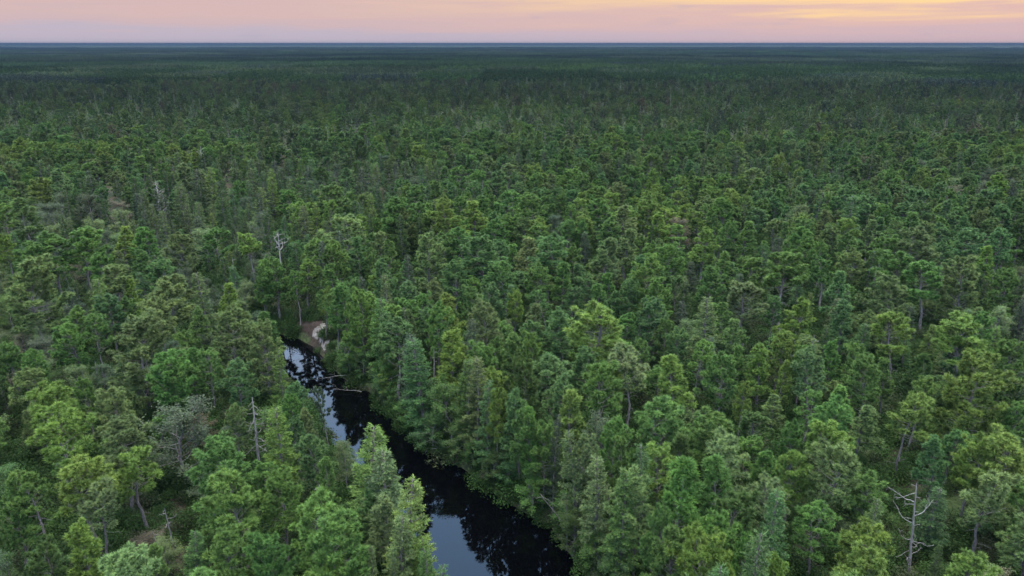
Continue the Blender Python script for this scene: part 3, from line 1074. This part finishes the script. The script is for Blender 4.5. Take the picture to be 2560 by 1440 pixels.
def place_words(px, py, x, y):
    best = min(ANCH, key=lambda a: math.hypot(a[0] - px, (a[1] - py) * 1.2))
    dx, dy = px - best[0], py - best[1]
    if math.hypot(dx, dy) < 150:
        if abs(dx) > abs(dy):
            return ('just right of ' if dx > 0 else 'just left of ') + best[2]
        return ('just in front of ' if dy > 0 else 'just behind ') + best[2]
    row = next(n_ for lim, n_ in ((330, 'back rows'), (470, 'farther rows'), (620, 'middle rows'), (800, 'nearer rows'), (1010, 'near rows'), (1230, 'front rows'), (9999, 'lower edge')) if py < lim)
    bd_ = float(bank_dist(np.array(x), np.array(y)))
    if bd_ < 4.5 and 850 < py:
        rx = np.interp(py, [846, 1440], [760, 1250])
        return ('on the right river bank, ' if px > rx else 'on the left river bank, ') + row
    colw = next(n_ for lim, n_ in ((250, 'left edge'), (640, 'left'), (1060, 'left of centre'), (1500, 'centre'), (1920, 'right of centre'), (2310, 'right'), (9999, 'right edge')) if px < lim)
    return colw + ', ' + row


ORD = ('first', 'second', 'third', 'fourth', 'fifth', 'sixth', 'seventh', 'eighth', 'ninth', 'tenth', 'eleventh', 'twelfth')
look_of, members = {}, {}
for k in solo:
    x, y, h, w, form, tn, he = trees[k]
    g_ = 'pine' if form in PINE else form
    size = 'tall ' if h > 10.6 else ('small ' if h < 7.0 and g_ != 'bush' else '')
    look = size + TONE_WORD[tn] + ' ' + FORM_WORD[form] + ' ' + {'pine': 'pine', 'cedar': 'cedar', 'broad': 'broadleaf tree', 'bush': 'bush'}[g_]
    members.setdefault(look + ', ' + place_words(PX[k], PY[k], x, y), []).append(k)
label_of = {}
for lab, ks in members.items():
    ks.sort(key=lambda k: PX[k])
    for i, k in enumerate(ks):
        if len(ks) == 1:
            label_of[k] = lab
        elif len(ks) == 2:
            label_of[k] = lab + (', left one', ', right one')[i]
        else:
            label_of[k] = lab + ', ' + ORD[min(i, 11)] + ' from left'


for k in sorted(solo, key=lambda k: -score[k]):
    x, y, h, w, form, tn, he = trees[k]
    g_ = 'pine' if form in PINE else form
    rg = np.random.default_rng(5000 + k)
    pr = PROTO[form][rg.integers(len(PROTO[form]))]
    root = bpy.data.objects.new(NAME[g_], None)
    COL.objects.link(root)
    root.empty_display_size = .3
    root.location = (x, y, TZ[k])
    sx, sz = w / pr['w'], h / pr['h']
    sx = min(max(sx, sz * .55), sz * 1.6)
    root.scale = (sx, sx, sz)
    root.rotation_euler = (rg.normal() * .02, rg.normal() * .02, rg.uniform(0, 6.28))
    tint = tint_of(tn, rg)
    for nm, me in pr['meshes']:
        o = bpy.data.objects.new(nm, me)
        COL.objects.link(o)
        o.parent = root
        if nm == 'crown':
            o['tint'] = [float(c) for c in tint]
        elif nm == 'limbs':
            o['kind'] = 'stuff'
    lab = label_of[k]
    root['label'], root['category'], root['group'] = lab, CATW[g_], GRP[g_]

# ------------------------------------------------------------------ the mass of the forest, scattered
def scatter(name, protos, pts, idx, rot, scl, tint, label):
    col = bpy.data.collections.new(name + '_kinds')
    for i, (nm, mes) in enumerate(protos):
        o = bpy.data.objects.new('%s_%03d' % (nm, i), mes)
        col.objects.link(o)
    me = bpy.data.meshes.new(name)
    n = len(pts)
    me.vertices.add(n)
    me.vertices.foreach_set('co', np.ascontiguousarray(pts, np.float32).ravel())
    for nm, ty, arr, key in (('kind_index', 'INT', idx, 'value'), ('turn', 'FLOAT_VECTOR', rot, 'vector'), ('size', 'FLOAT_VECTOR', scl, 'vector'), ('tint', 'FLOAT_VECTOR', tint, 'vector')):
        a = me.attributes.new(nm, ty, 'POINT')
        a.data.foreach_set(key, np.ascontiguousarray(arr, np.int32 if ty == 'INT' else np.float32).ravel())
    me.update()
    ob = bpy.data.objects.new(name, me)
    COL.objects.link(ob)
    ng = bpy.data.node_groups.new(name + '_scatter', 'GeometryNodeTree')
    ng.interface.new_socket('Geometry', in_out='INPUT', socket_type='NodeSocketGeometry')
    ng.interface.new_socket('Geometry', in_out='OUTPUT', socket_type='NodeSocketGeometry')
    gi, go = ng.nodes.new('NodeGroupInput'), ng.nodes.new('NodeGroupOutput')
    ci = ng.nodes.new('GeometryNodeCollectionInfo')
    ci.inputs['Collection'].default_value = col
    ci.inputs['Separate Children'].default_value = True
    ci.inputs['Reset Children'].default_value = True
    ip = ng.nodes.new('GeometryNodeInstanceOnPoints')
    ip.inputs['Pick Instance'].default_value = True
    ng.links.new(gi.outputs[0], ip.inputs['Points'])
    ng.links.new(ci.outputs[0], ip.inputs['Instance'])
    for nm, ty, sock in (('kind_index', 'INT', 'Instance Index'), ('turn', 'FLOAT_VECTOR', 'Rotation'), ('size', 'FLOAT_VECTOR', 'Scale')):
        na = ng.nodes.new('GeometryNodeInputNamedAttribute')
        na.data_type = ty
        na.inputs['Name'].default_value = nm
        o_ = [s for s in na.outputs if s.enabled][0]
        ng.links.new(o_, ip.inputs[sock])
    ng.links.new(ip.outputs[0], go.inputs[0])
    md = ob.modifiers.new('scatter', 'NODES')
    md.node_group = ng
    ob['kind'] = 'stuff'
    ob['label'] = label
    return ob


mass_protos, mass_dim, mass_by = [], [], {}
for form, nvar in (('round', 4), ('tall', 3), ('open', 3), ('spread', 2), ('full', 2), ('lean', 1)):
    for s in range(nvar):
        tp = make_pine(form, 700 + 17 * s + len(form), 1)
        mass_by.setdefault(form, []).append(len(mass_protos))
        mass_dim.append(measure(tp[2], tp[0]))
        mass_protos.append(('pine', merged((tp[0], tp[2]), (M_BARK, M_NEEDLE))))
for s in range(3):
    tp = make_cedar(800 + s, 1)
    mass_by.setdefault('cedar', []).append(len(mass_protos))
    mass_dim.append(measure(tp[2], tp[0]))
    mass_protos.append(('cedar', merged((tp[0], tp[2]), (M_BARK, M_CEDAR))))
for s in range(3):
    tp = make_broad(900 + s, 1)
    mass_by.setdefault('broad', []).append(len(mass_protos))
    mass_dim.append(measure(tp[2], tp[0]))
    mass_protos.append(('broadleaf', merged((tp[0], tp[2]), (M_BARK, M_LEAF))))
tp = make_broad(950, 1, .12, .6, 5.5, 2.3)
mass_by['bush'] = [len(mass_protos)]
mass_dim.append(measure(tp[2], tp[0]))
mass_protos.append(('bush', merged((tp[0], tp[2]), (M_TWIG, M_LEAF))))


for form in list(PROTO):
    for pr in PROTO[form][:4]:
        mass_by.setdefault('fine_' + form, []).append(len(mass_protos))
        mass_dim.append((pr['h'], pr['w']))
        mass_protos.append(('tree', pr['joined']))


def mass(name, ks, label):
    pts, idx, rot, scl, tin = [], [], [], [], []
    for k in ks:
        x, y, h, w, form, tn, he = trees[k]
        rg = np.random.default_rng(9000 + k)
        i = int(rg.choice(mass_by[('fine_' if PD[k] < 250 else '') + form]))
        ph, pw = mass_dim[i]
        sz = h / ph
        sx = min(max(w / pw, sz * .55), sz * 1.6)
        pts.append((x, y, TZ[k]))
        idx.append(i)
        rot.append((rg.normal() * .03, rg.normal() * .03, rg.uniform(0, 6.28)))
        scl.append((sx, sx, sz))
        # shade of the farther crowns put into the tint: darker with distance, noise-varied
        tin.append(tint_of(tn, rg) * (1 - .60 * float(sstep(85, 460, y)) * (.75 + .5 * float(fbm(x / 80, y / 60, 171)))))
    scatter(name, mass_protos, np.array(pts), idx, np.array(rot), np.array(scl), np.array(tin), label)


rest = [k for k in range(len(trees)) if k not in solo]
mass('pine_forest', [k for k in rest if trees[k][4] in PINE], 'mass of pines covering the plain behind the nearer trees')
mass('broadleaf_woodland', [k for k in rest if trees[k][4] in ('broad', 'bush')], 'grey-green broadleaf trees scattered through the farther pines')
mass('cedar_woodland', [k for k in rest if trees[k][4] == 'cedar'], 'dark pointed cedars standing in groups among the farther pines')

# far forest: 60 m squares of small trees
def make_far(seed, mixp):
    rg = np.random.default_rng(seed)
    mb = MB()
    S = 60.0
    pts = []
    for _ in range(1100):
        p = rg.uniform(-S / 2, S / 2, 2)
        if all((p[0] - a) ** 2 + (p[1] - b) ** 2 < 0 or (p[0] - a) ** 2 + (p[1] - b) ** 2 > 3.0 ** 2 for a, b in pts):
            pts.append(tuple(p))
    cl = rg.uniform(.0, 1, 3)
    for x, y in pts:
        u = rg.random()
        kind = 'broad' if u < mixp[0] else ('cedar' if u < mixp[0] + mixp[1] else 'pine')
        w = np.clip(rg.normal(3.7, .7), 2.4, 5.6)
        h = 5 + 1.05 * w + rg.uniform(-1, 1)
        n = 130
        if kind == 'cedar':
            w *= .7
            v_ = rg.uniform(.2, 1, n)
            rad = w * .5 * (1.05 - v_) * rg.uniform(.6, 1.1, n)
            z = h * v_ * 1.05
            d = None
        else:
            if kind == 'broad':
                h *= .82
                w *= 1.1
            d = unit(rg.normal(size=(n, 3)))
            rad = np.hypot(d[:, 0], d[:, 1]) * w * .5 * rg.uniform(.75, 1.1, n)
            z = h * .68 + d[:, 2] * h * .30 * rg.uniform(.75, 1.1, n)
        az = rg.uniform(0, 6.28, n)
        c = np.column_stack([x + rad * np.cos(az), y + rad * np.sin(az), z])
        nz_ = d[:, 2] if d is not None else np.full(n, .35)
        nr_ = unit(np.column_stack([np.cos(az) * np.sqrt(1 - nz_ ** 2), np.sin(az) * np.sqrt(1 - nz_ ** 2), nz_]) + rg.normal(size=(n, 3)) * .3)
        a_ = unit(np.cross(nr_, rg.normal(size=(n, 3))))
        b_ = np.cross(nr_, a_)
        s_ = rg.uniform(.32, .62, n)[:, None] * (.8 if kind == 'cedar' else 1)
        v = np.stack([c - a_ * s_ * .6, c + a_ * s_ * .6, c + b_ * s_], 1).reshape(-1, 3)
        base = {'pine': .42, 'broad': .55, 'cedar': .18}[kind] + rg.uniform(-.22, .22)
        mb.add(v, np.arange(3 * n).reshape(-1, 3), np.clip(base + np.repeat(rg.uniform(-.06, .06, n), 3), 0, 1))
        mb.tube([(x, y, 0), (x, y, h * .5)], [.16, .1], 3)
    return mb.mesh('forest_square', M_FAR)


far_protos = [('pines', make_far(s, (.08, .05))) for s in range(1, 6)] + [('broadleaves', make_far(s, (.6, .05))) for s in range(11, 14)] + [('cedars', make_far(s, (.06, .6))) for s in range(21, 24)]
ZONES = []
for z_, px0, px1, py_, dy_ in (('c', 520, 720, 188, 7), ('c', 0, 70, 176, 8), ('c', 760, 1240, 168, 5), ('c', 1270, 1420, 184, 9), ('c', 200, 420, 156, 4), ('c', 1800, 2050, 172, 4), ('c', 2150, 2330, 158, 3),
                               ('b', 1880, 2560, 205, 14), ('b', 1500, 2300, 160, 4), ('b', 0, 330, 148, 4), ('b', 2250, 2560, 140, 3), ('b', 600, 1000, 142, 2)):
    a_, b_ = unproject(px0, py_, 9), unproject(px1, py_, 9)
    n_, f_ = unproject(px0, py_ + dy_, 9), unproject(px0, py_ - dy_, 9)
    ZONES.append((z_, (a_[0] + b_[0]) / 2, a_[1], max(40, (b_[0] - a_[0]) / 2), max(40, (f_[1] - n_[1]) / 2)))
pts, idx, rot, scl, tin = [], [], [], [], []
S = 60.0
R_FAR = 6000.0
for j in range(int(R_FAR / S) + 1):
    y = j * S + 30
    half = y * .80 + 150
    for i in range(-int(half / S), int(half / S) + 1):
        x = i * S
        r_ = math.hypot(x, y)
        if r_ < R_MID + 28 or r_ > R_FAR:
            continue
        rg = np.random.default_rng((i + 500) * 1000 + j)
        g1, g2 = float(fbm(x / 420, y / 260, 91)), float(fbm(x / 500, y / 200, 57))
        g3 = float(fbm(x / 700, y / 500, 101))
        br = .60 - .10 * sstep(-.1, .5, x / y) * (1 if 700 < y < 2600 else .3)
        zone = next((z_ for z_, ex, ey, ea, eb in ZONES if ((x - ex) / ea) ** 2 + ((y - ey) / eb) ** 2 < 1 + rg.normal() * .35), None)
        if zone == 'c':
            k, tn = int(rg.integers(8, 11)), 'd'
        elif zone == 'b' or g1 + rg.normal() * .07 > br:
            k, tn = int(rg.integers(5, 8)), rg.choice(('p', 'o', 'k', 'o'))
        elif g2 + rg.normal() * .06 > .62:
            k, tn = int(rg.integers(8, 11)), 'd'
        else:
            k, tn = int(rg.integers(0, 5)), ('G' if g3 > .6 else ('g' if g3 > .42 else 'b'))
        pts.append((x, y, float(ground_z(x, y))))
        idx.append(k)
        rot.append((0, 0, math.pi / 2 * rg.integers(4)))
        s_ = rg.uniform(.9, 1.1) * (.78 + .5 * float(fbm(x / 520, y / 380, 12)))
        scl.append((1.0, 1.0, s_))
        tin.append(np.array(TONE[tn]) * rg.uniform(.85, 1.15) * (.05 + .58 * float(fbm(x / 330, y / 240, 64))) * np.array((.92, .90, 1.3)))  # crown self-shading and distance blue put into the tint, varied by stand noise
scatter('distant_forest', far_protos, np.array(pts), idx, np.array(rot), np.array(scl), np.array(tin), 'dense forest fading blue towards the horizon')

# canopy of the farthest plain and the low ridge on the skyline
ax = np.concatenate([-geo(40, 42000, 1.07)[::-1], geo(40, 42000, 1.07)])
ay = geo(5600, 42000, 1.02)
ay = np.concatenate([np.arange(5600, 9000, 45), geo(9000, 42000, 1.02)])
ax = np.concatenate([-np.geomspace(7000, 42000, 40)[::-1], np.arange(-6900, 6950, 60), np.geomspace(7000, 42000, 40)])
A, B = np.meshgrid(ax, ay)
C = ground_z(A, B) + 6 + 7 * np.random.default_rng(3).random(A.shape) * sstep(60000, 9000, B)
nx_, ny_ = len(ax), len(ay)
i_ = (np.arange(ny_ - 1)[:, None] * nx_ + np.arange(nx_ - 1)[None]).ravel()
m, t, out = new_mat('far_canopy')
nz = N(t, 'ShaderNodeTexNoise')
tcn = N(t, 'ShaderNodeTexCoord')
nz.inputs['Scale'].default_value = .004
nz.inputs['Detail'].default_value = 8
t.links.new(tcn.outputs['Object'], nz.inputs[0])
b = principled(t, ramp(t, nz.outputs[0], [(.35, (.008, .016, .007)), (.65, (.02, .036, .014))], 'LINEAR'), .9, .1)
t.links.new(b.outputs[0], out.inputs[0])
fc = bpy.data.objects.new('horizon_forest', make_mesh('horizon_forest', np.column_stack([A.ravel(), B.ravel(), C.ravel()]), np.stack([i_, i_ + 1, i_ + 1 + nx_, i_ + nx_], 1), None, m))
COL.objects.link(fc)
fc['kind'] = 'stuff'
fc['label'] = 'blue hazy forest canopy and low ridge along the skyline'

# ------------------------------------------------------------------ undergrowth
def make_under(seed, n, R, H, leaf):
    rg = np.random.default_rng(seed)
    mb = MB()
    d = unit(rg.normal(size=(n, 3)))
    d[:, 2] = np.abs(d[:, 2])
    c = d * (R, R, H) * rg.uniform(.45, 1.05, n)[:, None]
    D = unit(rg.normal(size=(n, 3)) * (1, 1, .5) + (0, 0, .3))
    L = leaf * rg.uniform(.7, 1.3, n)
    sd = unit(np.cross(D, rg.normal(size=(n, 3)) * .6 + (0, 0, 1)))
    w = (L * .35)[:, None] * sd
    mid = c + D * (L * .5)[:, None]
    v = np.stack([c, mid + w, c + D * L[:, None], mid - w], 1).reshape(-1, 3)
    i4 = np.arange(n)[:, None] * 4
    mb.add(v, np.concatenate([i4 + (0, 1, 2), i4 + (0, 2, 3)]), np.clip(np.repeat(rg.uniform(.1, .8, n), 4), 0, 1))
    for k in range(5):
        a = rg.uniform(0, 6.28)
        mb.tube([(0, 0, -.1), (math.cos(a) * R * .3, math.sin(a) * R * .3, H * .5), (math.cos(a) * R * .6, math.sin(a) * R * .6, H * .9)], [.02, .015, .006], 3)
    return mb.mesh('shrub', M_UNDER)


und = [('low_shrub', make_under(s, 520, .85, .75, .115)) for s in range(3)] + [('bank_shrub', make_under(10 + s, 800, 1.1, 1.5, .125)) for s in range(2)]
rg = np.random.default_rng(77)
nu = 30000
rr = np.sqrt(rg.uniform(20 ** 2, 185 ** 2, nu))
th = rg.uniform(-.74, .74, nu)
ux, uy = rr * np.sin(th), rr * np.cos(th)
bd = bank_dist(ux, uy)
sand_d = np.hypot(ux - SAND[0], uy - SAND[1])
den = fbm(ux / 9, uy / 9, 41)
keep = (bd > -.3) & (sand_d > 2.2) & ((den + rg.uniform(-.3, .3, nu) > .22) | (bd < 1.5))
hol = unproject(455, 1400, 1.2)
keep &= np.hypot(ux - hol[0], uy - hol[1]) > 1.2
ux, uy, bd = ux[keep], uy[keep], bd[keep]
n = len(ux)
isb = (bd < 2.2) & (rg.random(n) < .85)
idx = np.where(isb, rg.integers(3, 5, n), rg.integers(0, 3, n))
s_ = rg.uniform(.65, 1.35, n) * np.where(isb, rg.uniform(.8, 1.4, n), 1)
tsel = rg.random(n)
tin = np.where(tsel[:, None] < .55, np.array((.020, .046, .010)), np.where(tsel[:, None] < .85, np.array((.028, .058, .013)), np.array((.034, .044, .02))))
tin = tin * rg.uniform(.8, 1.2, n)[:, None]
scatter('undergrowth', und, np.column_stack([ux, uy, ground_z(ux, uy) - .05]), idx, np.column_stack([np.zeros(n), np.zeros(n), rg.uniform(0, 6.28, n)]),
        np.column_stack([s_, s_, s_ * rg.uniform(.8, 1.2, n)]), tin, 'low green huckleberry undergrowth between the trunks')

# ------------------------------------------------------------------ dead trees
def link(name, me, parent):
    o = bpy.data.objects.new(name, me)
    COL.objects.link(o)
    o.parent = parent
    return o


def snag(px, py, h, label, seed, nb=16, r0=.16, top=.03, up=0.0, blen=(.5, 1.6), hand=None, lean=.2, tb=.25, mat=None, tilt=(0, 0), thick=1.0, group='bare dead trees'):
    mat = mat or M_SILVER
    rg = np.random.default_rng(seed)
    p = unproject(px, py, 1.1 + h)
    for _ in range(3):
        p = unproject(px, py, float(ground_z(p[0], p[1])) + h)
    root = bpy.data.objects.new('dead_tree', None)
    COL.objects.link(root)
    root.location = (p[0], p[1], float(ground_z(p[0], p[1])) - .1)
    root.rotation_euler = (tilt[0], tilt[1], 0)
    path = trunk_path(rg, h, lean, 12, .022)
    path[:, :2] -= path[-1, :2] * 0
    tt = np.linspace(0, 1, 12)
    mb = MB()
    mb.tube(path, r0 * (1 - tt) ** .9 + top, 8)
    link('trunk', mb.mesh('snag_trunk', mat, True), root)
    specs = []
    if hand:
        specs = hand
    else:
        az = rg.uniform(0, 6.28)
        for k in range(nb):
            u = (k + rg.random()) / nb
            az += 2.4 + rg.uniform(-.6, .6)
            specs.append((tb + (.97 - tb) * u, az, rg.uniform(*blen) * (1.1 - .5 * u), rg.uniform(-.35, .35) + up))
    for (t_, az, L, el) in specs:
        mb = MB()
        d = unit(np.array((math.cos(az), math.sin(az), el)))
        p0 = interp(path, t_)
        pts = [p0]
        ns_ = 7
        for s in range(ns_):
            d = unit(d + rg.normal(size=3) * .26 + (0, 0, (.12 if s > 3 else -.03)))
            p0 = p0 + d * L / ns_
            pts.append(p0)
        pts = np.array(pts)
        rb = (.009 + .011 * L) * thick
        mb.tube(pts, np.linspace(rb, .009, ns_ + 1), 5)
        for s in range(int(1 + L * 2.2)):
            b0 = interp(pts, rg.uniform(.35, .95))
            dd = unit(d + rg.normal(size=3) * .7 + (0, 0, .15))
            l2 = L * rg.uniform(.12, .32)
            mb.tube([b0, b0 + dd * l2 * .5, b0 + unit(dd + rg.normal(size=3) * .4) * l2], [.014, .010, .006], 3)
        link('branch', mb.mesh('snag_branch', mat, True), root)
    root['label'], root['category'], root['group'] = label, 'dead tree', group
    return root


PI = math.pi
hand_front = [(.90, PI - .3, 1.35, -.05), (.80, PI + .1, 2.1, .15), (.78, PI - .4, 1.0, .15), (.86, .2, .55, -.1), (.66, .15, 2.0, .2), (.58, PI, 2.0, .25), (.55, .8, .5, .1), (.70, -.3, .5, .1),
              (.62, 2.4, .6, .4), (.42, PI + .2, 1.5, .05), (.40, -.1, 1.6, -.35), (.34, .2, 1.7, -.5), (.30, PI, 1.2, -.3), (.25, .4, 1.1, -.1), (.22, PI + .5, 1.4, -.25), (.47, -.8, .6, .2), (.97, PI - .6, .35, .9)]
snag(2322, 1204, 8.0, 'bare silver snag with crooked arms standing in the open shrub clearing', 31, hand=hand_front, r0=.085, lean=.1, tilt=(0, -.10))
snag(627, 992, 7.6, 'bare silver snag left of the river with drooping lower branches', 32, 26, .13, blen=(.7, 1.7), tb=.28, up=-.25)
snag(390, 450, 10.5, 'pale twiggy dead pine far back on the left above the grey bushes', 33, 60, .15, blen=(1.0, 2.6), tb=.3, mat=M_PALE, thick=2.0)
snag(692, 578, 10.2, 'white forked dead pine top behind the river bend', 34, 14, .14, blen=(1.0, 2.4), tb=.7, up=.5, mat=M_PALE, thick=1.8)
snag(501, 370, 11.0, 'thin white forked snag poking above the far pines, upper left', 35, 9, .13, blen=(1.0, 2.2), tb=.78, up=.9, mat=M_PALE, thick=2.0)
snag(584, 681, 7, 'slim pale forked snag left of the white dead pine top', 36, 5, .06, .02, .9, (.5, 1.5), tb=.6)
snag(415, 1262, 4.4, 'small grey Y-forked dead tree in the dark hollow, lower left', 37, 5, .07, .02, .5, (.6, 1.5), tb=.6)
snag(1163, 893, 7.0, 'thin white bare stem right of the river among the pines', 38, 4, .06, .02, .1, (.3, .7), tb=.5)
snag(968, 590, 9.0, 'half-bare grey pine stem behind the bend, left of the pale round pine', 39, 18, .11, blen=(.5, 1.3), tb=.4, mat=M_BARK)
snag(799, 1203, 7.5, 'grey dead cedar spire among the bright pines on the near left bank', 40, 30, .07, .01, .2, (.25, .6), tb=.5)
snag(2030, 835, 8.0, 'thin grey dead stem beside the yellow-green pine, right of centre', 41, 9, .08, .02, 0, (.4, 1.0), tb=.3)
snag(2177, 1222, 3.0, 'broken low grey stub in the shrubs left of the front snag', 42, 4, .07, .03, -.2, (.5, 1.1), tb=.7)
snag(388, 1318, 3.4, 'short white dead pole in the dark hollow, lower left', 43, 3, .05, .02, .1, (.3, .8), tb=.4)
snag(1080, 868, 7.8, 'grey dead pine with short stubs on the right river bank', 44, 10, .10, .02, 0, (.4, 1.3), tb=.35)
snag(1420, 1255, 5.0, 'slim white dead sapling at the water edge, right bank', 45, 3, .04, .012, .2, (.3, .7), tb=.4, mat=M_BARK)
snag(236, 900, 3.2, 'bleached broken stem between the pines on the far left', 46, 4, .06, .03, .2, (.3, .8), tb=.5)


def log(name, a, b, r, label, seed, twigs=0, cat='fallen branch', mat=None):
    """a bare stem lying between two points, twigs at its far end"""
    rg = np.random.default_rng(seed)
    a, b = np.array(a, float), np.array(b, float)
    root = bpy.data.objects.new(name, None)
    COL.objects.link(root)
    root.location = a
    tt = np.linspace(0, 1, 8)[:, None]
    L = np.linalg.norm(b - a)
    pts = (b - a) * tt + np.cumsum(rg.normal(size=(8, 3)) * L * .012, 0)
    mb = MB()
    mb.tube(pts, np.linspace(r, r * .35, 8), 7)
    link('stem', mb.mesh('fallen_stem', mat or M_SILVER, True), root)
    for k in range(twigs):
        mb = MB()
        p = interp(pts, rg.uniform(.35, .99))
        d = unit((b - a) / L + rg.normal(size=3) * .8)
        l_ = L * rg.uniform(.15, .4)
        w_ = [p]
        for s in range(4):
            d = unit(d + rg.normal(size=3) * .35 + (0, 0, -.05))
            p = p + d * l_ / 4
            w_.append(p)
        mb.tube(w_, np.linspace(r * .25, .005, 5), 4)
        link('twig', mb.mesh('fallen_twig', mat or M_SILVER, True), root)
    root['label'], root['category'] = label, cat


log('leaning_stem', unproject(1436, 1342, .6), unproject(1352, 1232, 5.2), .07, 'pale bare trunk leaning out over the water on the right bank', 51, 3, 'dead stem', M_BARK)
log('fallen_branch', unproject(1140, 1118, .9), unproject(1068, 1124, .5), .08, 'grey twiggy branch hanging over the water from the right bank', 52, 16)
log('fallen_branch', unproject(866, 938, .8), unproject(800, 948, .5), .03, 'thin grey branch reaching across the narrow water below the sand bank', 53, 8)
log('fallen_branch', unproject(905, 980, .25), unproject(838, 974, .2), .03, 'bleached stick lying low over the water under the cedars', 54, 4)
log('fallen_branch', unproject(786, 822, 2.1), unproject(806, 806, 2.4), .05, 'white stick lying on top of the sand bank', 55, 1)
log('leaning_stem', unproject(1133, 1062, 1.2), unproject(1118, 1012, 4.2), .07, 'grey broken stem leaning on the right bank above the cedar foot', 56, 5, 'dead stem')
log('fallen_branch', unproject(2070, 640 + 600, 1.2), unproject(2050, 1215, 1.7), .04, 'grey fallen limb in the shrubs under the pale open pine', 57, 3)

# ------------------------------------------------------------------ haze
hz = bpy.data.meshes.new('haze')
a = 46000.0
z0, z1 = -14.0, 41.0
vv = [(x, y, z) for z in (z0, z1) for x, y in ((-a, -6000), (a, -6000), (a, a), (-a, a))]
hz.from_pydata(vv, [], [(0, 3, 2, 1), (4, 5, 6, 7), (0, 1, 5, 4), (1, 2, 6, 5), (2, 3, 7, 6), (3, 0, 4, 7)])
m, t, out = new_mat('haze')
pv = N(t, 'ShaderNodeVolumePrincipled')
pv.inputs['Color'].default_value = (.036, .056, .090, 1)
pv.inputs['Density'].default_value = 0.00019
pv.inputs['Anisotropy'].default_value = 0.0
t.links.new(pv.outputs[0], out.inputs['Volume'])
hz.materials.append(m)
ho = bpy.data.objects.new('haze', hz)
COL.objects.link(ho)
ho['kind'] = 'stuff'
ho['label'] = 'thin blue evening haze over the plain'
